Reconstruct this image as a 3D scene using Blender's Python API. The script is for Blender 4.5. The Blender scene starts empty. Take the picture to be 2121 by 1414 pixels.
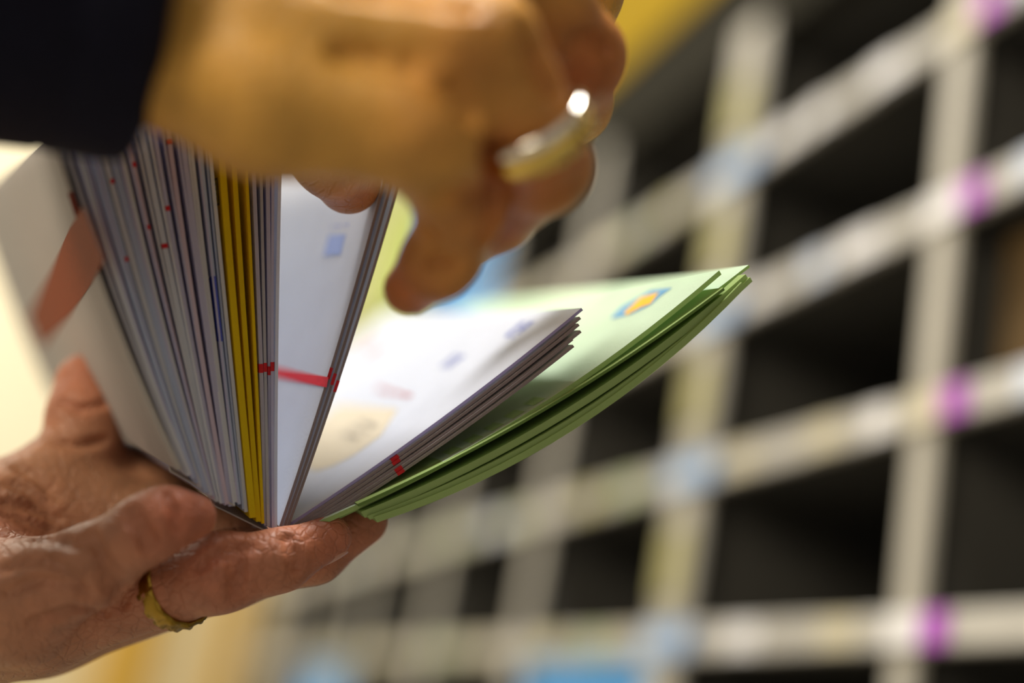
import bpy, math, random
import numpy as np
from mathutils import Vector, Matrix
random.seed(4)
scene = bpy.context.scene
scene.view_settings.view_transform = 'Standard'
F = 2900.0
CAMZ = 1.25
# ---------------- camera frame: gravity-aligned world, camera pitched up 17 deg and rolled
h = Vector((-.3627, -.2151, -.9068)).normalized()
u = Vector((.176, .938, -.2987)); u = (u - h*u.dot(h)).normalized()
xw = h.cross(u)
R = Matrix((xw, h, u))
CAMP = Vector((0, 0, CAMZ))
def c2w(v):            # (right, up, forward) of the lens -> world
    return R @ Vector((v[0], v[1], -v[2])) + CAMP
def P(px, py, d):      # survey point -> local metres (right, up, forward)
    return Vector(((px-1060.5)/F*d, (707-py)/F*d, d))
def proj(v):
    return (v[0]/v[2]*F+1060.5, 707-v[1]/v[2]*F)

cam_d = bpy.data.cameras.new('camera'); cam = bpy.data.objects.new('camera', cam_d)
scene.collection.objects.link(cam); scene.camera = cam
cam.matrix_world = Matrix.Translation(CAMP) @ R.to_4x4()
cam_d.sensor_width = 36; cam_d.lens = F/2121*36
cam_d.clip_start = .01
cam_d.dof.use_dof = True; cam_d.dof.focus_distance = .294; cam_d.dof.aperture_fstop = 2.9

# ---------------- materials
def mat(name, col, rough=.6, metal=0, sss=0, bump=0, bscale=800, var=.0, vscale=60, emit=None, spec=.5, vcol=None, trans=0, wrinkle=0):
    m = bpy.data.materials.new(name); m.use_nodes = True
    nt = m.node_tree; b = nt.nodes['Principled BSDF']
    b.inputs['Roughness'].default_value = rough; b.inputs['Metallic'].default_value = metal
    b.inputs['Specular IOR Level'].default_value = spec
    c4 = (*col, 1)
    b.inputs['Base Color'].default_value = c4
    tc = nt.nodes.new('ShaderNodeTexCoord')
    base = None
    if vcol:
        a = nt.nodes.new('ShaderNodeAttribute'); a.attribute_name = vcol; base = a.outputs['Color']
    if var:
        n = nt.nodes.new('ShaderNodeTexNoise'); n.inputs['Scale'].default_value = vscale; n.inputs['Detail'].default_value = 5
        nt.links.new(tc.outputs['Object'], n.inputs['Vector'])
        mr = nt.nodes.new('ShaderNodeMapRange'); mr.inputs[3].default_value = 1-var; mr.inputs[4].default_value = 1+var
        mr.inputs[1].default_value = .3; mr.inputs[2].default_value = .7
        nt.links.new(n.outputs['Fac'], mr.inputs[0])
        mx = nt.nodes.new('ShaderNodeVectorMath'); mx.operation = 'SCALE'
        if base: nt.links.new(base, mx.inputs[0])
        else: mx.inputs[0].default_value = col
        nt.links.new(mr.outputs[0], mx.inputs['Scale'])
        base = mx.outputs[0]
    if base: nt.links.new(base, b.inputs['Base Color'])
    if sss:
        b.inputs['Subsurface Weight'].default_value = sss
        b.inputs['Subsurface Radius'].default_value = (1, .35, .15)
        b.inputs['Subsurface Scale'].default_value = .002
    if bump:
        n = nt.nodes.new('ShaderNodeTexNoise'); n.inputs['Scale'].default_value = bscale; n.inputs['Detail'].default_value = 4
        nt.links.new(tc.outputs['Object'], n.inputs['Vector'])
        bp = nt.nodes.new('ShaderNodeBump'); bp.inputs['Strength'].default_value = bump; bp.inputs['Distance'].default_value = .0004
        nt.links.new(n.outputs['Fac'], bp.inputs['Height'])
        if wrinkle:
            vo = nt.nodes.new('ShaderNodeTexVoronoi'); vo.feature = 'DISTANCE_TO_EDGE'; vo.inputs['Scale'].default_value = 420
            mp = nt.nodes.new('ShaderNodeMapping'); mp.inputs['Scale'].default_value = (1, .45, 1.0); mp.inputs['Rotation'].default_value = (.4, .3, .9)
            n2 = nt.nodes.new('ShaderNodeTexNoise'); n2.inputs['Scale'].default_value = 160; n2.inputs['Detail'].default_value = 3
            ad = nt.nodes.new('ShaderNodeVectorMath'); ad.operation = 'MULTIPLY_ADD'
            nt.links.new(tc.outputs['Object'], n2.inputs['Vector'])
            nt.links.new(n2.outputs['Color'], ad.inputs[0]); ad.inputs[1].default_value = (.004, .004, .004)
            nt.links.new(tc.outputs['Object'], ad.inputs[2])
            nt.links.new(ad.outputs[0], mp.inputs['Vector']); nt.links.new(mp.outputs[0], vo.inputs['Vector'])
            r2 = nt.nodes.new('ShaderNodeMapRange'); r2.inputs[1].default_value = 0; r2.inputs[2].default_value = .12
            nt.links.new(vo.outputs['Distance'], r2.inputs[0])
            b2 = nt.nodes.new('ShaderNodeBump'); b2.inputs['Strength'].default_value = wrinkle; b2.inputs['Distance'].default_value = .0004
            nt.links.new(r2.outputs[0], b2.inputs['Height']); nt.links.new(b2.outputs[0], bp.inputs['Normal'])
        nt.links.new(bp.outputs[0], b.inputs['Normal'])
    if trans:
        tr = nt.nodes.new('ShaderNodeBsdfTranslucent'); tr.inputs[0].default_value = c4
        ms = nt.nodes.new('ShaderNodeMixShader'); ms.inputs[0].default_value = trans
        nt.links.new(b.outputs[0], ms.inputs[1]); nt.links.new(tr.outputs[0], ms.inputs[2])
        nt.links.new(ms.outputs[0], nt.nodes['Material Output'].inputs[0])
    return m
_mc = {}
def paper(col, trans=.35):
    k = (tuple(col), trans)
    if k not in _mc:
        _mc[k] = mat('paper', col, rough=.75, var=.03, vscale=90, bump=.25, bscale=1500, spec=.25, trans=trans)
    return _mc[k]
def ink(col):
    k = ('ink', tuple(col))
    if k not in _mc: _mc[k] = mat('ink', col, rough=.7, spec=.2, var=.1, vscale=900)
    return _mc[k]

def empty(name, loc=(0, 0, 0)):
    e = bpy.data.objects.new(name, None); e.location = loc; e.empty_display_size = .02
    scene.collection.objects.link(e); return e
def mk(name, verts, faces, mats, parent=None, fm=None, smooth=True, world=False):
    me = bpy.data.meshes.new(name)
    me.from_pydata([v if world else c2w(v) for v in verts], [], faces)
    for m in mats: me.materials.append(m)
    if fm: me.polygons.foreach_set('material_index', fm)
    me.polygons.foreach_set('use_smooth', [smooth]*len(me.polygons))
    me.update()
    o = bpy.data.objects.new(name, me); scene.collection.objects.link(o)
    if parent: o.parent = parent
    return o

# =====================================================================
# ENVELOPES
# =====================================================================
bundle = empty('envelope_bundle')
class Env:
    def __init__(s, B, T, L, th=.0005, sag=(0, 0, 0), bend=(0, 0, 0)):
        s.B, s.T, s.L, s.th = Vector(B), Vector(T), Vector(L), th
        s.sag, s.bend = Vector(sag), Vector(bend)
        n = (s.T-s.B).cross(s.L).normalized()
        mid = s.B*.5+s.T*.5+s.L*.2
        if n.dot(-mid) < 0: n = -n
        s.n = n
    def S(s, a, b):
        return s.B+(s.T-s.B)*a+s.L*b+s.sag*(4*a*(1-a))+s.bend*(b*b)
    def build(s, name, m, medge, na=16, nb=8):
        vs = []; fs = []; fm = []
        for side in (1, -1):
            for i in range(na+1):
                for j in range(nb+1):
                    a, b = i/na, j/nb
                    vs.append(s.S(a, b)+s.n*(side*s.th/2))
        N = (na+1)*(nb+1)
        idx = lambda k, i, j: k*N+i*(nb+1)+j
        for i in range(na):
            for j in range(nb):
                fs.append((idx(0, i, j), idx(0, i, j+1), idx(0, i+1, j+1), idx(0, i+1, j))); fm.append(0)
                fs.append((idx(1, i, j), idx(1, i+1, j), idx(1, i+1, j+1), idx(1, i, j+1))); fm.append(0)
        for i in range(na):
            for j in (0, nb):
                fs.append((idx(0, i, j), idx(0, i+1, j), idx(1, i+1, j), idx(1, i, j))); fm.append(1)
        for j in range(nb):
            for i in (0, na):
                fs.append((idx(0, i, j), idx(0, i, j+1), idx(1, i, j+1), idx(1, i, j))); fm.append(1)
        o = mk(name, vs, fs, [m, medge], bundle, fm, smooth=False)
        return o
    def inv(s, px, py):
        a, b = .5, .2
        for _ in range(30):
            p = proj(s.S(a, b)); e = 1e-4
            pa = proj(s.S(a+e, b)); pb = proj(s.S(a, b+e))
            J = np.array([[pa[0]-p[0], pb[0]-p[0]], [pa[1]-p[1], pb[1]-p[1]]])/e
            dd = np.linalg.solve(J, [px-p[0], py-p[1]])
            a += float(np.clip(dd[0], -.3, .3)); b += float(np.clip(dd[1], -.3, .3))
        return a, b
    def quad(s, name, a0, a1, b0, b1, m, n=6, lift=.00008):
        vs = []; fs = []
        for i in range(n+1):
            for j in range(n+1):
                vs.append(s.S(a0+(a1-a0)*i/n, b0+(b1-b0)*j/n)+s.n*(s.th/2+lift))
        for i in range(n):
            for j in range(n):
                k = i*(n+1)+j; fs.append((k, k+1, k+n+2, k+n+1))
        return mk(name, vs, fs, [m], bundle)
    def edge(s, name, a0, a1, m, lift=.00006):   # ink wrapping the near edge
        vs = []; fs = []; n = 4
        ld = s.L.normalized()
        for i in range(n+1):
            a = a0+(a1-a0)*i/n
            vs.append(s.S(a, 0)-ld*lift+s.n*(s.th/2+lift)); vs.append(s.S(a, 0)-ld*lift-s.n*(s.th/2+lift))
        for i in range(n): fs.append((2*i, 2*i+1, 2*i+3, 2*i+2))
        return mk(name, vs, fs, [m], bundle)
    def text(s, name, a0, a1, b0, b1, rows, m, along='b', lift=.00008, chars=14):
        """rows of tiny letter-like strokes (too small to read in the photo)"""
        vs = []; fs = []
        rnd = random.Random(len(name)*7+rows)
        for r in range(rows):
            x = 0
            while x < 1:
                w = (.5+rnd.random()*.7)/chars
                if rnd.random() > .16 and x+w < 1:
                    for (u0, u1, v0, v1) in ((0, .28, 0, 1), (0, .8, .8, 1) if rnd.random() > .5 else (0, .8, .4, .55), (.6, .85, 0, .6) if rnd.random() > .4 else (0, .8, 0, .16)):
                        U0, U1 = x+u0*w, x+u1*w
                        V0, V1 = (r+.15+v0*.6)/rows, (r+.15+v1*.6)/rows
                        q = []
                        for (U, V) in ((U0, V0), (U1, V0), (U1, V1), (U0, V1)):
                            if along == 'b': aa, bb = a0+(a1-a0)*V, b0+(b1-b0)*U
                            else: aa, bb = a0+(a1-a0)*U, b0+(b1-b0)*V
                            q.append(s.S(aa, bb)+s.n*(s.th/2+lift))
                        k = len(vs); vs += q; fs.append((k, k+1, k+2, k+3))
                x += w
        return mk(name, vs, fs, [m], bundle, smooth=False)
    def band(s, name, left, right, m, n=8, lift=.00009):
        """ribbon of ink between two outlines (same number of points)"""
        def res(pts):
            ab = [s.inv(*p) for p in pts]; out = []
            for q in range(4*(len(ab)-1)+1):
                k = min(q//4, len(ab)-2); t = q/4-k
                out.append((lerp(ab[k][0], ab[k+1][0], t), lerp(ab[k][1], ab[k+1][1], t)))
            return out
        A, B = res(left), res(right); vs = []; fs = []
        for (p, q) in zip(A, B):
            for j in range(n+1):
                vs.append(s.S(lerp(p[0], q[0], j/n), lerp(p[1], q[1], j/n))+s.n*(s.th/2+lift))
        for i in range(len(A)-1):
            for j in range(n):
                k = i*(n+1)+j; fs.append((k, k+1, k+n+2, k+n+1))
        return mk(name, vs, fs, [m], bundle)
def lerp(a, b, t): return a+(b-a)*t

WHITE = (.84, .87, .95); LAV = (.68, .68, .90); GREY = (.60, .61, .70); CREAM = (.66, .63, .60)
PINK = (.82, .70, .84); YEL = (.90, .68, .01); BLUISH = (.62, .71, .93)
RED = (.55, .02, .03); BLUE = (.06, .09, .50)
base_l = [  # top x at y=340, bottom (x,y), colour, thickness
 (132, 372, 972, CREAM, .0009), (152, 384, 980, GREY, .0008), (176, 392, 984, WHITE, .0010), (196, 402, 990, BLUISH, .0007),
 (212, 410, 1000, BLUISH, .0009), (226, 418, 1010, WHITE, .0007), (243, 428, 1020, BLUISH, .0009), (262, 436, 1026, WHITE, .0008),
 (280, 446, 1034, PINK, .0008), (308, 452, 1038, WHITE, .0011), (333, 462, 1042, LAV, .0008), (360, 470, 1044, PINK, .0009),
 (385, 480, 1048, LAV, .0010), (402, 488, 1040, WHITE, .0007), (420, 496, 1044, BLUISH, .0007), (438, 510, 1060, WHITE, .0007),
 (462, 524, 1072, YEL, .0013), (486, 536, 1080, YEL, .0010), (510, 545, 1084, YEL, .0006),
 (524, 551, 1088, LAV, .0008), (540, 556, 1090, GREY, .0006), (554, 561, 1092, LAV, .0008), (568, 566, 1094, LAV, .0006), (583, 571, 1096, WHITE, .0007)]
def stand(name, tx, bx, by, c, th, t, k3):
    ytop = lerp(275, 150, t) if k3 else lerp(285, 170, t)
    k = (by-ytop)/(by-340.)
    X = bx+(tx-bx)*k
    db = lerp(.279, .2945, t); dt = lerp(.270, .297, t)
    Ld = Vector((lerp(-.42, -.355, t), lerp(.035, .045, t), lerp(.905, .93, t)))*(.20+.01*random.random())
    e = Env(P(bx, by, db+random.uniform(-.0008, .0008)), P(X, ytop, dt+random.uniform(-.0008, .0008)), Ld, th,
            sag=(random.uniform(-.0004, .0002)-.0012*max(0, 1-2*t), 0, 0))
    e.build(name, paper(c), paper(tuple(min(1, x*.95) for x in c)))
    return e
N = len(base_l); LE = []
for i, (tx, bx, by, c, th) in enumerate(base_l):
    LE.append(stand('envelope_standing_%d' % (i+1), tx, bx, by, c, th, i/(N-1), i % 3))
# thin single letters slipped between the thicker ones
for i in range(1, 15):
    a_, b_ = base_l[i], base_l[i+1]
    stand('letter_standing_%d' % i, (a_[0]+b_[0])/2+2, (a_[1]+b_[1])/2+1, (a_[2]+b_[2])/2+random.uniform(-4, 4), random.choice([WHITE, LAV, WHITE, BLUISH]), .0004, (i+.5)/(N-1), 1)
e0 = LE[0]
BROWN = (.26, .05, .01)
e0.band('printed_brown_band', [(178, 425), (150, 470), (110, 560), (62, 655)], [(222, 535), (195, 585), (150, 650), (90, 718)], ink(BROWN))
e0.edge('brown_edge', .66, .84, ink((.22, .04, .02)))
for i, a0 in ((5, .83), (8, .86), (8, .70), (11, .9), (10, .74), (9, .66), (4, .62)):
    LE[i].quad('red_tick', a0, a0+.012, 0, .05, ink(RED))
    LE[i].text('red_print', a0-.12, a0-.01, .004, .03, 1, ink(RED), along='a', chars=7)
    LE[i].edge('red_edge', a0, a0+.012, ink(RED))
for i, a0 in ((2, .55), (4, .48), (6, .56), (9, .45), (12, .5), (15, .42)):
    LE[i].text('blue_small_print', a0-.12, a0-.01, .004, .035, 2, ink((.15, .18, .55)), along='a', chars=9)
for i in (19, 20, 21, 22):
    LE[i].quad('red_stripe', .345, .365, 0, .9, ink(RED)); LE[i].edge('red_edge', .345, .365, ink(RED))
LE[14].quad('blue_bar', .40, .56, 0, .03, ink(BLUE)); LE[14].edge('blue_edge', .40, .56, ink(BLUE)); LE[13].quad('blue_bar', .2, .5, 0, .012, ink((.2, .25, .6)))
LE[16].quad('print_box_line', .735, .80, .012, .085, ink((.35, .25, .01)))
LE[16].quad('print_box', .74, .795, .017, .08, ink(YEL), lift=.00012)
LE[16].text('print_box_text', .79, .745, .022, .075, 4, ink((.2, .15, .02)), lift=.00016, chars=6)
LE[23].quad('red_stripe', .345, .365, 0, .9, ink(RED))
# ---- middle of the fan : three envelopes standing right of the opening
ME = []
for i, (bx, tx, off) in enumerate(((581, 782, 0), (588, 797, .0004), (594, 812, .0008))):
    k = (1088-250)/(1088-408.)
    e = Env(P(bx, 1090+3*i, .2955), P(bx+(tx-bx)*k, 250, .300), Vector((-.35, .045, .93))*.20, .0006, sag=(.0009, -.0002, 0))
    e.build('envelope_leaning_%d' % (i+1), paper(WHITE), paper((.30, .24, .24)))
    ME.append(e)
m0 = ME[0]
m0.band('red_stripe', [(684, 782), (620, 770), (550, 757)], [(680, 803), (620, 791), (550, 776)], ink((.75, .03, .05)))
m0.band('pale_blue_patch', [(684, 488), (673, 531)], [(719, 486), (709, 528)], ink((.36, .46, .80)))
a, b = m0.inv(735, 462); a2, b2 = m0.inv(693, 474)
m0.text('small_print', a, a2, b, b2+.03, 1, ink((.25, .32, .75)), chars=6)
for e, a0 in zip(ME, (.362, .350, .335)):
    e.edge('red_edge', a0, a0+.028, ink(RED))
# ---- lying, right half
RE = []
wl = [((600, 1086), (1206, 640), .2965), ((606, 1090), (1202, 658), .2962), ((612, 1094), (1199, 672), .2959), ((619, 1097), (1203, 686), .2956),
      ((626, 1100), (1186, 702), .2953), ((632, 1103), (1188, 716), .295)]
for i, (b_, t_, d) in enumerate(wl):
    e = Env(P(*b_, d), P(*t_, d-.001), Vector((-.275, .0, .96))*.215, .0006, sag=(.0006, -.0010, 0), bend=(0, .004, 0))
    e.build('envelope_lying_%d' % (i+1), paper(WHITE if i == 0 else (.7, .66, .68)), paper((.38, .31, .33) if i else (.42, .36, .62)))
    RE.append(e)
w = RE[0]
w.band('address_window', [(826, 849), (790, 905), (735, 945), (690, 968), (655, 978)], [(700, 838), (670, 865), (640, 900), (620, 925), (600, 950)], ink((.68, .60, .46)))
a, b = w.inv(790, 880); a2, b2 = w.inv(740, 925)
w.text('window_address', a, a2, b, b+.12, 3, ink((.45, .40, .34)), lift=.00014, chars=10)
a, b = w.inv(860, 818); a2, b2 = w.inv(745, 832)
w.text('red_print', a, a-.03, b, b2, 1, ink((.55, .02, .02)), chars=16)
for (p, q, r) in (((1112, 668), (1020, 704), 2), ((968, 738), (900, 764), 2)):
    a, b = w.inv(*p); a2, b2 = w.inv(*q)
    w.text('blue_print_%d' % p[0], a, a2, b, b+.06, r, ink((.05, .09, .50)), along='a', chars=6)
a, b = w.inv(770, 725)
w.quad('pink_postmark', a-.05, a+.05, b-.04, b+.04, ink((.75, .34, .34)))
for i in (1, 2, 4, 5):
    RE[i].quad('red_tick', .335, .36, 0, .05, ink(RED)); RE[i].edge('red_edge', .335, .36, ink(RED))
# slips and corners sticking out of the bottom of the fan
sl1 = Env(P(520, 1131, .2950), P(655, 1082, .2975), Vector((-.30, .030, .95))*.07, .0004)
sl1.build('envelope_corner_1', paper(WHITE, .5), paper((.65, .62, .66)))
sl2 = Env(P(484, 1046, .287), P(352, 975, .284), Vector((-.25, .055, .95))*.05, .0003)
sl2.build('envelope_corner_2', paper((.74, .72, .70), .5), paper((.66, .62, .55)))
sl3 = Env(P(560, 1104, .293), P(440, 1045, .290), Vector((-.28, .05, .95))*.06, .0003)
sl3.build('envelope_corner_3', paper((.64, .62, .62), .5), paper((.60, .56, .55)))
MINT = (.70, .85, .66); GREEN = (.42, .57, .20)
gl = [((628, 1098), (1492, 564), .2930, (.0022, -.0036), MINT, .0010), ((640, 1100), (1552, 551), .2955, (.0018, -.0028), MINT, .0006), 
      ((742, 1046), (1500, 598), .291, (.0010, -.0024), GREEN, .0006), ((752, 1066), (1548, 574), .292, (.0022, -.0036), GREEN, .0015),
      ((764, 1072), (1556, 578), .2915, (.0026, -.0044), GREEN, .0010), ((778, 1076), (1540, 590), .291, (.0028, -.0050), GREEN, .0014)]
GE = []
for i, (b_, t_, d, sg, c, th) in enumerate(gl):
    e = Env(P(*b_, d), P(*t_, d), Vector((-.27, -.012, .96))*(.225 if i else .22), th, sag=(sg[0], sg[1], 0))
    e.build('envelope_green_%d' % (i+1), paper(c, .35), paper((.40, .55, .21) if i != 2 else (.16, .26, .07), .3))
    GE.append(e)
g = GE[0]
g.band('blue_emblem', [(1395, 600), (1350, 606), (1290, 640), (1268, 662)], [(1370, 618), (1350, 636), (1310, 655), (1272, 664)], ink((.12, .32, .52)), lift=.00010)
g.band('orange_emblem', [(1368, 610), (1330, 621), (1296, 652)], [(1350, 634), (1330, 641), (1300, 657)], ink((.85, .45, .02)), lift=.00018)
for k in range(9):
    a = .14+k*.05
    GE[0].quad('pattern', a, a+.028, .012, .05, ink((.38, .55, .22)))

# =====================================================================
# HANDS (signed distance field -> surface nets)
# =====================================================================
def surface_nets(vals, origin, hgrid):
    s = vals < 0
    nx, ny, nz = vals.shape
    cnt = np.zeros((nx-1, ny-1, nz-1), np.float32); acc = np.zeros((nx-1, ny-1, nz-1, 3), np.float32)
    corners = [(i, j, k) for i in (0, 1) for j in (0, 1) for k in (0, 1)]
    sl = lambda A, c: A[c[0]:c[0]+nx-1, c[1]:c[1]+ny-1, c[2]:c[2]+nz-1]
    for a in corners:
        for ax in range(3):
            if a[ax] == 1: continue
            b = list(a); b[ax] = 1; b = tuple(b)
            va, vb = sl(vals, a), sl(vals, b)
            m = (va < 0) != (vb < 0)
            t = np.where(m, va/np.where(m, va-vb, 1), 0)
            cnt += m
            for q in range(3):
                acc[..., q] += m*(a[q]+(t if q == ax else 0))
    act = cnt > 0
    ids = -np.ones(act.shape, np.int64); ids[act] = np.arange(act.sum())
    ijk = np.argwhere(act)
    V = (ijk+acc[act]/cnt[act][:, None])*hgrid+np.array(origin)
    faces = []
    for ax in range(3):
        o1, o2 = [(1, 2), (2, 0), (0, 1)][ax]
        A = np.moveaxis(s, (ax, o1, o2), (0, 1, 2)); I = np.moveaxis(ids, (ax, o1, o2), (0, 1, 2))
        m = A[:-1] != A[1:]
        m = m[:, 1:-1, 1:-1]
        q0 = I[:, :-1, :-1]; q1 = I[:, 1:, :-1]; q2 = I[:, 1:, 1:]; q3 = I[:, :-1, 1:]
        ins = A[:-1][:, 1:-1, 1:-1]
        f = np.stack([q0, q1, q2, q3], -1)
        f1 = f[m & ins]; f2 = f[m & ~ins][:, ::-1]
        faces.append(f1); faces.append(f2)
    return V, np.concatenate(faces)

class Field:
    def __init__(s, lo, hi, hg):
        s.lo = np.array(lo); s.hg = hg
        s.n = np.ceil((np.array(hi)-s.lo)/hg).astype(int)+1
        s.ax = [s.lo[i]+hg*np.arange(s.n[i]) for i in range(3)]
    def new(s): return np.full(tuple(s.n), .05, np.float32)
    def box(s, pts, m):
        pts = np.array(pts); a = pts.min(0)-m; b = pts.max(0)+m
        i0 = np.clip(((a-s.lo)/s.hg).astype(int), 0, s.n); i1 = np.clip(((b-s.lo)/s.hg).astype(int)+1, 0, s.n)
        return tuple(slice(i0[i], i1[i]) for i in range(3))
    def cap(s, D, p, q, r0, r1, k, mode='add'):
        p = np.array(p); q = np.array(q)
        b = s.box([p, q], max(r0, r1)+(.012 if mode == 'add' else .004))
        X, Y, Z = np.meshgrid(*[s.ax[i][b[i]] for i in range(3)], indexing='ij')
        if X.size == 0: return
        G = np.stack([X, Y, Z], -1)-p
        d = q-p; L2 = max(float(d@d), 1e-12)
        t = np.clip(G@d/L2, 0, 1)
        dist = (np.linalg.norm(G-t[..., None]*d, axis=-1)-(r0+(r1-r0)*t)).astype(np.float32)
        A = D[b]
        if mode == 'add':
            hh = np.maximum(k-np.abs(A-dist), 0)/k
            D[b] = np.minimum(A, dist)-hh*hh*k*.25
        else:
            dist = -dist
            hh = np.maximum(k-np.abs(A-dist), 0)/k
            D[b] = np.maximum(A, dist)+hh*hh*k*.25
    def chain(s, D, pts, k):
        for (a, b) in zip(pts[:-1], pts[1:]):
            s.cap(D, a[0], b[0], a[1], b[1], k)
    def surf(s, D, px, py):
        d = s.lo[2]
        while d < s.lo[2]+s.n[2]*s.hg:
            p = np.array(P(px, py, d)); i = np.round((p-s.lo)/s.hg).astype(int)
            if np.all(i >= 0) and np.all(i < s.n) and D[tuple(i)] < 0: return p
            d += s.hg*.5
        return None
def smin(A, B, k):
    hh = np.maximum(k-np.abs(A-B), 0)/k
    return np.minimum(A, B)-hh*hh*k*.25

def hand(name, parent, fingers, palm, creases, mtl, base, red, redspots, hg=.0008, pk=.012):
    allp = [p for f in fingers+palm for (p, r) in f]
    A = np.array([list(p) for p in allp]); 
    fld = Field(A.min(0)-.02, A.max(0)+.02, hg)
    Dp = fld.new()
    for c in palm: fld.chain(Dp, c, pk)
    Df = None
    for c in fingers:
        D = fld.new(); fld.chain(D, c, .003)
        Df = D if Df is None else smin(Df, D, .0007)
    D = smin(Dp, Df, .0045)
    D0 = D.copy()
    for cr in creases:
        r = cr[0]; pts = cr[1:]
        prev = None
        for (a, b) in zip(pts[:-1], pts[1:]):
            for t in np.linspace(0, 1, 9):
                p = fld.surf(D0, a[0]+(b[0]-a[0])*t, a[1]+(b[1]-a[1])*t)
                if p is not None and prev is not None and np.linalg.norm(p-prev) < .006:
                    fld.cap(D, prev, p, r, r, .0014, 'sub')
                prev = p
    V, Fc = surface_nets(D, fld.lo, hg)
    me = bpy.data.meshes.new(name)
    W = np.array(R)@(V*np.array([1, 1, -1])).T
    W = W.T+np.array(CAMP)
    me.from_pydata(W.tolist(), [], Fc[:, ::-1].tolist())
    me.materials.append(mtl)
    me.polygons.foreach_set('use_smooth', [True]*len(me.polygons))
    col = np.tile(np.array(base, float), (len(V), 1))
    for (p, rad, amt) in redspots:
        d = np.linalg.norm(V-np.array(p), axis=1)
        wgt = (amt*np.exp(-(d/rad)**2))[:, None]
        col = col*(1-wgt)+np.array(red)*wgt
    at = me.color_attributes.new('skin', 'FLOAT_COLOR', 'POINT')
    at.data.foreach_set('color', np.concatenate([col, np.ones((len(V), 1))], 1).ravel())
    me.update()
    o = bpy.data.objects.new(name, me); scene.collection.objects.link(o); o.parent = parent
    sm = o.modifiers.new('smooth', 'SMOOTH'); sm.factor = .5; sm.iterations = 2
    return o
def ch(*a): return [(P(x, y, d), r) for (x, y, d, r) in a]

person = empty('mail_carrier')
skin = mat('skin', (.6, .35, .2), rough=.45, sss=.12, vcol='skin', var=.18, vscale=130, bump=.5, bscale=1100, spec=.4, wrinkle=.5)
# --- right hand (upper, nearer the lens)
pinky = ch((885, 268, .233, .0102), (955, 425, .250, .0078), (925, 520, .258, .0067), (905, 545, .260, .0064), (848, 598, .266, .0050))
ringf = ch((1005, 105, .236, .0096), (1060, 195, .238, .0084), (1105, 285, .2425, .0079), (1128, 345, .252, .0082), (1030, 440, .270, .0072), (955, 505, .278, .0058))
midf = ch((1040, -60, .252, .0110), (1120, 20, .258, .0095), (1195, 118, .268, .0090), (1185, 215, .286, .0077), (1110, 300, .298, .006))
indf = ch((1020, -170, .278, .0115), (1200, -20, .298, .009), (1150, 180, .318, .0078), (1040, 300, .325, .006))
thumb = ch((480, 60, .262, .014), (620, 220, .276, .0105), (690, 320, .290, .0085), (722, 376, .300, .0070))
palmR = [ch((250, 70, .240, .0135), (560, 195, .234, .0128), (870, 258, .233, .0108)),
         ch((200, -40, .242, .0145), (560, 60, .236, .0118), (985, 95, .236, .0098)),
         ch((200, -110, .25, .015), (600, -60, .246, .012), (1030, -70, .251, .0110)),
         ch((200, -150, .26, .014), (600, -150, .262, .013), (1020, -170, .278, .0115)),
         ch((300, 20, .258, .016), (620, 120, .262, .014), (890, 150, .262, .010))]
AX = Vector((.88, -.06, .45)).normalized(); SE = P(268, -70, .246)
palmR.append([(SE-AX*.10, .022), (SE-AX*.005, .0185)])
palmR += [ch((975, 60, .2275, .0046), (998, 95, .2275, .0046)), ch((855, 222, .2255, .0044), (880, 252, .2255, .0046)),
          ch((560, 20, .2262, .0020), (950, 62, .2235, .0022)), ch((500, 140, .2235, .002), (850, 215, .2235, .0022)),
          ch((600, -80, .234, .003), (1010, -60, .240, .003))]
cR = [(.0020, (1012, 300), (1022, 360), (1032, 440), (1010, 500)), (.0008, (870, 470), (900, 485)),
      (.0019, (1085, 60), (1120, 140), (1150, 190)), (.0018, (700, 110), (840, 140), (940, 185), (985, 240)), (.0016, (700, -20), (850, 0), (980, 10)), (.0006, (905, 400), (960, 390), (1000, 410)),
      (.0006, (905, 415), (960, 408), (1000, 428)), (.0006, (1180, 80), (1220, 75), (1260, 95)), (.0006, (1185, 95), (1225, 92), (1262, 110)),
      (.0005, (1140, 345), (1165, 330), (1195, 325)), (.0005, (880, 545), (905, 535), (940, 550))]
rsR = [(P(955, 425, .243), .012, .4), (P(848, 600, .262), .013, .85), (P(1128, 345, .243), .014, .7), (P(1195, 118, .26), .016, .7),
       (P(722, 376, .295), .012, .9), (P(1000, 100, .222), .010, .35), (P(1030, 440, .26), .012, .9), (P(1200, 200, .27), .014, .8),
       (P(1090, 130, .24), .010, .7), (P(1020, 320, .24), .007, .9), (P(880, 250, .222), .009, .25)]
hand('right_hand', person, [pinky, ringf, midf, indf, thumb], palmR, cR, skin, (.64, .335, .065), (.44, .105, .035), rsR, pk=.007)  # same person's skin; warm light is put into this yellower base colour
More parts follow.
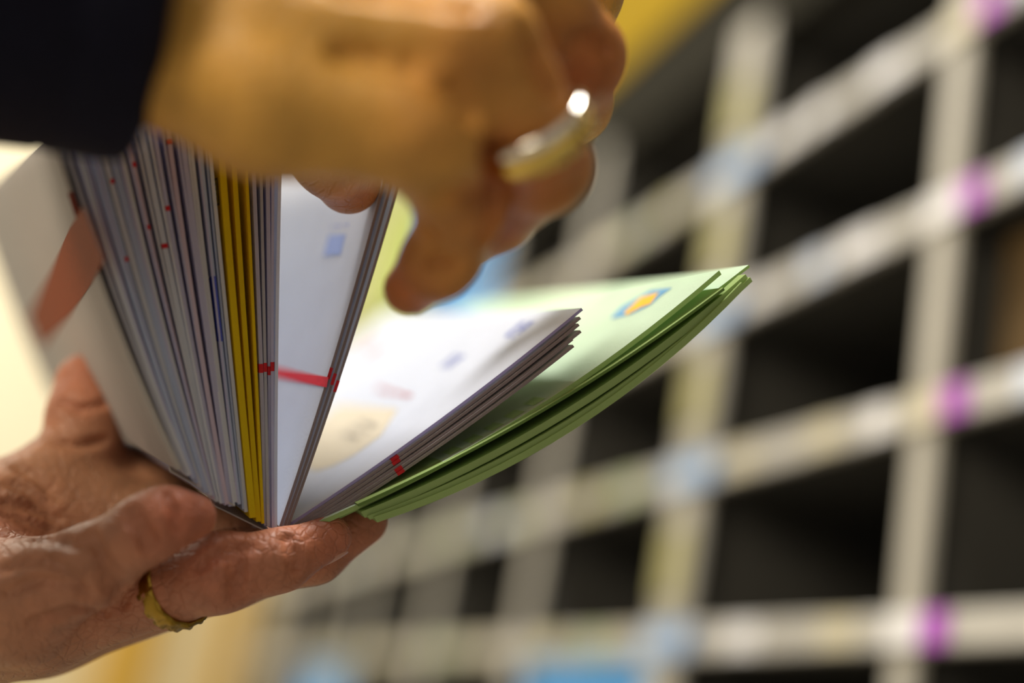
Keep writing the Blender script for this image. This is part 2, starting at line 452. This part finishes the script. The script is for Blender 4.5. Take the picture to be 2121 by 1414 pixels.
# --- left hand (lower, palm up under the bundle)
pk = ch((40, 1240, .288, .0120), (190, 1172, .279, .0080), (300, 1097, .274, .0064), (345, 1074, .274, .0059), (400, 1070, .277, .0046))
rg = ch((80, 1270, .300, .0120), (350, 1212, .292, .0080), (455, 1185, .286, .0078), (580, 1160, .289, .0061), (684, 1112, .296, .0046))
md = ch((100, 1270, .315, .013), (470, 1180, .306, .0084), (650, 1140, .306, .0068), (752, 1080, .311, .0055))
ix = ch((100, 1170, .335, .013), (360, 1105, .325, .0095), (500, 1140, .318, .0078), (620, 1120, .325, .0060))
th = ch((-20, 1130, .320, .015), (120, 1000, .332, .0110), (172, 920, .336, .0086), (176, 865, .339, .0088), (180, 798, .344, .0079))
palmL = [ch((-350, 1240, .31, .022), (-100, 1240, .300, .0155), (40, 1245, .290, .0120)),
         ch((-350, 1220, .32, .022), (-100, 1245, .31, .0155), (80, 1270, .300, .0120)),
         ch((-350, 1200, .33, .022), (-100, 1230, .32, .0165), (100, 1265, .315, .0125)),
         ch((-350, 1180, .34, .020), (-100, 1200, .335, .0165), (100, 1190, .335, .0125)),
         ch((20, 1120, .325, .013), (180, 1070, .33, .010), (290, 1085, .328, .0085)),
         ch((90, 1050, .335, .011), (215, 1005, .348, .0095), (320, 1045, .345, .0085), (420, 1110, .335, .008)),
         ch((-350, 1180, .33, .02), (-140, 1150, .32, .018), (-10, 1110, .325, .0145)),
         ch((-500, 1225, .32, .024), (-350, 1210, .325, .026))]
cL = [(.0008, (185, 1100), (215, 1160), (225, 1220)), (.0006, (262, 1062), (290, 1110), (310, 1140)), (.0006, (275, 1052), (305, 1100), (322, 1128)),
      (.0005, (345, 1020), (362, 1060), (365, 1100)), (.0006, (470, 1125), (485, 1180), (480, 1230)), (.0006, (485, 1125), (500, 1180), (497, 1230)),
      (.0005, (585, 1110), (605, 1150), (605, 1190)), (.0005, (596, 1108), (616, 1146), (618, 1185)),
      (.0009, (0, 1105), (80, 1112), (150, 1125), (190, 1110)), (.0007, (0, 1060), (50, 1075), (110, 1100)), (.0007, (0, 1040), (60, 1050), (120, 1075)),
      (.0006, (5, 1000), (50, 1010), (100, 1050)), (.0006, (30, 965), (70, 985), (120, 1030)), (.0006, (0, 1180), (60, 1160), (120, 1165)),
      (.0006, (0, 1230), (80, 1200), (150, 1210)), (.0007, (100, 1160), (150, 1190), (180, 1240)), (.0006, (60, 1290), (150, 1260), (220, 1270)),
      (.0006, (240, 1180), (260, 1220), (250, 1260)), (.0005, (225, 1180), (245, 1220), (236, 1260)), (.0007, (410, 1175), (440, 1150), (520, 1130)),
      (.0005, (120, 830), (165, 850), (220, 835)), (.0006, (110, 915), (160, 925), (215, 910))]
rsL = [(P(402, 1064, .272), .012, .6), (P(345, 1058, .267), .012, .3), (P(682, 1112, .292), .012, .6), (P(752, 1080, .306), .012, .5),
       (P(172, 800, .340), .015, .6), (P(20, 1120, .30), .016, .5), (P(455, 1182, .28), .012, .3), (P(500, 1230, .29), .02, .4), (P(200, 1270, .28), .02, .4)]
hand('left_hand', person, [pk, rg, md, ix, th], palmL, cL, skin, (.47, .225, .12), (.45, .12, .07), rsL, hg=.0007, pk=.010)

nailm = mat('fingernail', (.60, .30, .22), rough=.35, sss=.1, spec=.5)
def nail(name, c, nrm, along, w, l):
    n = Vector(nrm).normalized(); t = Vector(along); t = (t-n*t.dot(n)).normalized(); s_ = n.cross(t)
    vs = []; fs = []; NU, NV = 10, 10
    for i in range(NU+1):
        for j in range(NV+1):
            x = -1+2*i/NU; y = -1+2*j/NV
            xx = x*math.sqrt(1-.35*y*y); yy = y*math.sqrt(1-.35*x*x)
            vs.append(c+s_*(xx*w)+t*(yy*l)+n*(-.55*w*xx*xx*1.0-.12*l*yy*yy))
    for i in range(NU):
        for j in range(NV):
            k = i*(NV+1)+j; fs.append((k, k+1, k+NV+2, k+NV+1))
    o = mk(name, vs, fs, [nailm], person)
    so = o.modifiers.new('thick', 'SOLIDIFY'); so.thickness = .0005; so.offset = 0
    return o
def nail_on(name, tip, prev, r, out, w, l):
    tip, prev = P(*tip), P(*prev); ax = (tip-prev).normalized(); n = Vector(out); n = (n-ax*n.dot(ax)).normalized()
    nail(name, tip-ax*.002+n*(r-.0001), n, ax, w, l)
nail_on('fingernail_1', (848, 598, .266), (905, 545, .260), .0053, (.8, -.5, .3), .0036, .0046)
nail_on('fingernail_2', (684, 1112, .296), (580, 1160, .289), .0050, (.3, -.9, .2), .0034, .0044)
nail_on('fingernail_3', (400, 1070, .277), (345, 1074, .274), .0048, (.2, -.9, .5), .0032, .0040)

def ringband(name, c, axis, r, width, th, m, pattern=0):
    a = Vector(axis).normalized(); t = a.cross(Vector((0, 0, 1))).normalized(); b = a.cross(t)
    vs = []; fs = []; NU = 96
    prof = [(-.5, 0), (-.5, .7), (-.35, .95), (0, 1.05), (.35, .95), (.5, .7), (.5, 0), (.3, -.1), (-.3, -.1)]
    M = len(prof)
    for i in range(NU):
        an = 2*math.pi*i/NU
        for (x, y) in prof:
            rr = r+y*th*(1+(pattern*math.sin(an*14+x*9) if y > .5 else 0))
            vs.append(c+a*(x*width)+(t*math.cos(an)+b*math.sin(an))*rr)
    for i in range(NU):
        for j in range(M):
            i2, j2 = (i+1) % NU, (j+1) % M
            fs.append((i*M+j, i*M+j2, i2*M+j2, i2*M+j))
    return mk(name, vs, fs, [m], person)
gold = mat('gold', (.90, .64, .16), rough=.10, metal=1)
goldp = mat('white_gold', (.93, .89, .80), rough=.08, metal=1)
oldg = mat('engraved_gold', (.36, .22, .035), rough=.22, metal=1, bump=.6, bscale=700)
rax = Vector((.42, -.74, .52)).normalized()
rc = P(1104, 266, .2405)
ringband('wedding_ring', rc-rax*.0012, rax, .0090, .0024, .0013, goldp)
ringband('wedding_ring_band', rc+rax*.0018, rax, .0090, .0034, .0014, gold)
rc2 = P(364, 1211, .2915); rax2 = Vector((.72, .30, -.45)).normalized()
ringband('engraved_ring', rc2, rax2, .0081, .0046, .0012, oldg, pattern=.35)

def sleeve(name, end, axis, r, length, m, flat=1.0):
    a = Vector(axis).normalized(); t = a.cross(Vector((0, 0, 1))).normalized(); b = a.cross(t)
    vs = []; fs = []; NU = 72
    prof = [(-.03, r*.86), (0.000, r*.90), (0.0015, r*.95), (0, r*1.0), (-.003, r*1.01), (-.012, r*1.0), (-.013, r*.985), (-.014, r*1.0)]
    k = 20
    prof += [(-.014-(length-.014)*(j+1)/k, r*(1+.1*(j+1)/k)) for j in range(k)]
    for (x, rr) in prof:
        for i in range(NU):
            an = 2*math.pi*i/NU
            w_ = 1+.02*math.sin(3*an+x*60)+.012*math.sin(7*an-x*110)
            vs.append(end+a*x+(t*math.cos(an)+b*math.sin(an)*flat)*rr*w_)
    for j in range(len(prof)-1):
        for i in range(NU):
            i2 = (i+1) % NU
            fs.append((j*NU+i, j*NU+i2, (j+1)*NU+i2, (j+1)*NU+i))
    return mk(name, vs, fs, [m], person)
cloth = mat('navy_cloth', (.006, .006, .016), rough=.9, bump=.4, bscale=900, var=.2, vscale=400, spec=.2)
sleeve('right_sleeve', SE, AX, .0342, .20, cloth)
sleeve('left_sleeve', P(-420, 1215, .325), (.98, .05, .05), .036, .22, cloth)

# =====================================================================
# SORTING RACK (world coordinates; front plane x = XF, facing -x)
# =====================================================================
rack = empty('mail_sorting_rack')
XF = .363; DEP = .26
Z0 = CAMZ+.0885; DZ = .0975
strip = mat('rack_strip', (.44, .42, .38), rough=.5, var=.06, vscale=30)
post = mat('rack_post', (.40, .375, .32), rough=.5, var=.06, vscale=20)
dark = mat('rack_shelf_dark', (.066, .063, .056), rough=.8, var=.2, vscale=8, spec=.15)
def wbox(name, lo, hi, m, parent=None, bev=.0):
    x0, y0, z0 = lo; x1, y1, z1 = hi
    vs = [(x, y, z) for x in (x0, x1) for y in (y0, y1) for z in (z0, z1)]
    fs = [(0, 1, 3, 2), (4, 6, 7, 5), (0, 4, 5, 1), (2, 3, 7, 6), (0, 2, 6, 4), (1, 5, 7, 3)]
    o = mk(name, [Vector(v) for v in vs], fs, [m], parent, smooth=False, world=True)
    if bev:
        b = o.modifiers.new('bevel', 'BEVEL'); b.width = bev; b.segments = 2
    return o
YS = [.05, .275, .502, .722, .950, 1.175, 1.40, 1.625, 1.85]
YE = 1.97
rows = [Z0+DZ*k for k in range(-3, 5)]
ztop = rows[-1]; zbot = rows[0]
for k, z in enumerate(rows):
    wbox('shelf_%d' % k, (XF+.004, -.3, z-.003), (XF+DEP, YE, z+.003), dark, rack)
    if k < 7: wbox('label_strip_%d' % k, (XF-.002, -.3, z-.0079), (XF+.004, YE, z+.0079), strip, rack, .001)
for k, y in enumerate(YS):
    wd = .032 if k == 3 else .017
    wbox('post_%d' % k, (XF-.001, y-wd/2, zbot-.01), (XF+.005, y+wd/2, ztop+.01), post, rack, .001)
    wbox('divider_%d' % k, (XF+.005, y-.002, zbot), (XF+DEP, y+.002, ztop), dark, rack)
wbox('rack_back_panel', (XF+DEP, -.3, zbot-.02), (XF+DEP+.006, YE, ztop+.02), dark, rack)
gold_pl = mat('yellow_board', (.28, .18, .005), rough=.8, spec=.1)
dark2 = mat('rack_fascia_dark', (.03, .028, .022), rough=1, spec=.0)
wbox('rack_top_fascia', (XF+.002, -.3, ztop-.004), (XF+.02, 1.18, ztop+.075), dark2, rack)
wbox('rack_top_board', (XF+.0, -.3, ztop+.075), (XF+.25, 1.18, ztop+.34), gold_pl, rack, .003)
lab = {'purple': mat('label_purple', (.36, .03, .46), .5), 'blue': mat('label_blue', (.34, .47, .68), .5), 'white': mat('label_white', (.74, .73, .74), .5),
       'cream': mat('label_cream', (.55, .50, .36), .5), 'dblue': mat('label_blue_edge', (.06, .20, .45), .5), 'yel': mat('label_yellow', (.38, .35, .15), .5),
       'pale': mat('label_pale_blue', (.56, .62, .74), .5), 'green': mat('label_green', (.38, .43, .25), .5)}
cnt = 0
def label(y0, y1, z, c, hh=.0073):
    global cnt; cnt += 1
    wbox('label_%d' % cnt, (XF-.0032, y0, z-hh), (XF-.0019, y1, z+hh), lab[c], rack)
for k, z in enumerate(rows[:-1]):
    label(.471, .488, z, 'purple')
    label(.488, .512, z, 'white' if k % 2 else 'cream')
    label(.704, .742, z, 'blue', .0079); label(.688, .704, z, 'dblue', .0079)
    for Ya, Yb in ((.30, .46), (.52, .68), (.76, .93), (.97, 1.16), (1.2, 1.38), (1.42, 1.6)):
        y = Ya+random.random()*.03
        while y < Yb-.02:
            wdt = random.uniform(.015, .035)
            label(y, min(y+wdt, Yb), z, random.choice(['white', 'white', 'pale', 'cream'] if Ya < .7 else ['cream', 'cream', 'green', 'pale', 'yel', 'green']))
            y += wdt+random.uniform(.01, .06)
for z in (rows[3]+.045, rows[4]+.05, rows[5]+.05, rows[6]+.045):
    wbox('post_label', (XF-.0025, .712, z-.020), (XF-.0012, .736, z+.020), lab['yel'], rack)
# a brown folder left in one pigeonhole
wbox('brown_folder', (XF+.02, .29, rows[4]+.004), (XF+.20, .480, rows[4]+.082), mat('brown_card', (.09, .05, .010), .8), rack)

blue = mat('blue_plastic', (.06, .40, .92), rough=.4)
def tray(name, c, sx, sy, sz, m, parent=None):
    o = empty(name, c)
    if parent: o.parent = parent
    x, y, z = sx/2, sy/2, sz
    t = .003
    for nm, lo, hi in (('bottom', (-x, -y, 0), (x, y, t)), ('side_front', (-x, -y, t), (-x+t, y, z)), ('side_back', (x-t, -y, t), (x, y, z)),
                       ('end_1', (-x+t, -y, t), (x-t, -y+t, z)), ('end_2', (-x+t, y-t, t), (x-t, y, z)),
                       ('rim', (-x-.004, -y, z-.012), (-x, y, z))):
        wbox(nm, lo, hi, m, o)
    return o
tray('blue_mail_tray', (XF+.108, .836, rows[2]+.0035), .20, .200, .088, blue)
tray('blue_mail_tray', (XF+.108, 1.512, rows[2]+.0035), .20, .205, .088, blue)
tray('blue_mail_tray', (XF+.108, 1.2875, rows[6]+.0035), .20, .205, .086, blue)
tray('green_crate', (XF+.12, 1.62, ztop+.012), .24, .34, .20, mat('yellow_green_plastic', (.30, .36, .07), .5))
tray('blue_mail_tray', (XF+.12, 1.36, ztop+.012), .24, .15, .10, blue)

# room
wallm = mat('wall_cream', (.78, .72, .56), rough=.9, var=.04, vscale=3)
wbox('wall_back', (-2.5, 3.2, 0), (1.6, 3.3, 3.0), wallm)
wbox('wall_right', (1.5, -2.0, 0), (1.6, 3.2, 3.0), mat('wall_olive', (.30, .26, .12), .9, var=.05, vscale=3))
wbox('floor', (-2.5, -2.0, -.1), (1.6, 3.3, 0), mat('floor_vinyl', (.35, .32, .27), .5, var=.1, vscale=5))
wbox('ceiling', (-2.5, -2.0, 3.0), (1.6, 3.3, 3.1), mat('ceiling_paint', (.75, .72, .62), .9, var=.03, vscale=5))
yc = empty('yellow_cabinet')
wbox('cabinet_body', (-.15, 2.15, 0), (.75, 2.60, CAMZ+.24), mat('cabinet_cream', (.66, .55, .32), .6), yc, .01)
gdoor = mat('cabinet_gold', (.55, .32, .04), .5)
wbox('cabinet_panel_1', (.18, 2.135, .05), (.27, 2.15, CAMZ+.235), gdoor, yc, .003)
wbox('cabinet_panel_2', (.345, 2.135, .05), (.385, 2.15, CAMZ+.235), gdoor, yc, .003)
wbox('cabinet_panel_3', (.05, 2.14, .05), (.07, 2.15, CAMZ+.235), gdoor, yc, .003)
wbox('rack_base', (XF+.01, -.3, 0), (XF+DEP, YE, zbot-.02), mat('rack_base_grey', (.25, .24, .22), .5, var=.05, vscale=5), rack)

# =====================================================================
# LIGHT
# =====================================================================
def area(name, loc, target, size, power, col, sy=None):
    l = bpy.data.lights.new(name, 'AREA'); l.energy = power; l.color = col; l.size = size
    if sy: l.shape = 'RECTANGLE'; l.size_y = sy
    o = bpy.data.objects.new(name, l); scene.collection.objects.link(o)
    o.location = loc; o.rotation_euler = (Vector(target)-Vector(loc)).to_track_quat('-Z', 'Y').to_euler()
    return o
tgt = c2w(P(800, 700, .35))
area('ceiling_lamp', c2w(Vector((.0, 1.5, .70))), tgt, .40, 37, (1, .97, .92))
area('fill_light', c2w(Vector((-.8, .95, -.4))), c2w(Vector((.3, 0, .8))), .50, 14, (1, .88, .68))  # added warm fill from the left, well below the ceiling; no real lamp
area('ceiling_lamp.002', (-.9, 2.2, 2.7), (0, 3.0, 1.2), .9, 30, (1, .93, .80))
area('ceiling_lamp.003', (-.5, 1.3, 2.7), (.1, 2.2, 1.3), .6, 11, (1, .92, .76))
wd = bpy.data.worlds.new('world'); scene.world = wd; wd.use_nodes = True
wd.node_tree.nodes['Background'].inputs[0].default_value = (1, .90, .75, 1)
wd.node_tree.nodes['Background'].inputs[1].default_value = .42
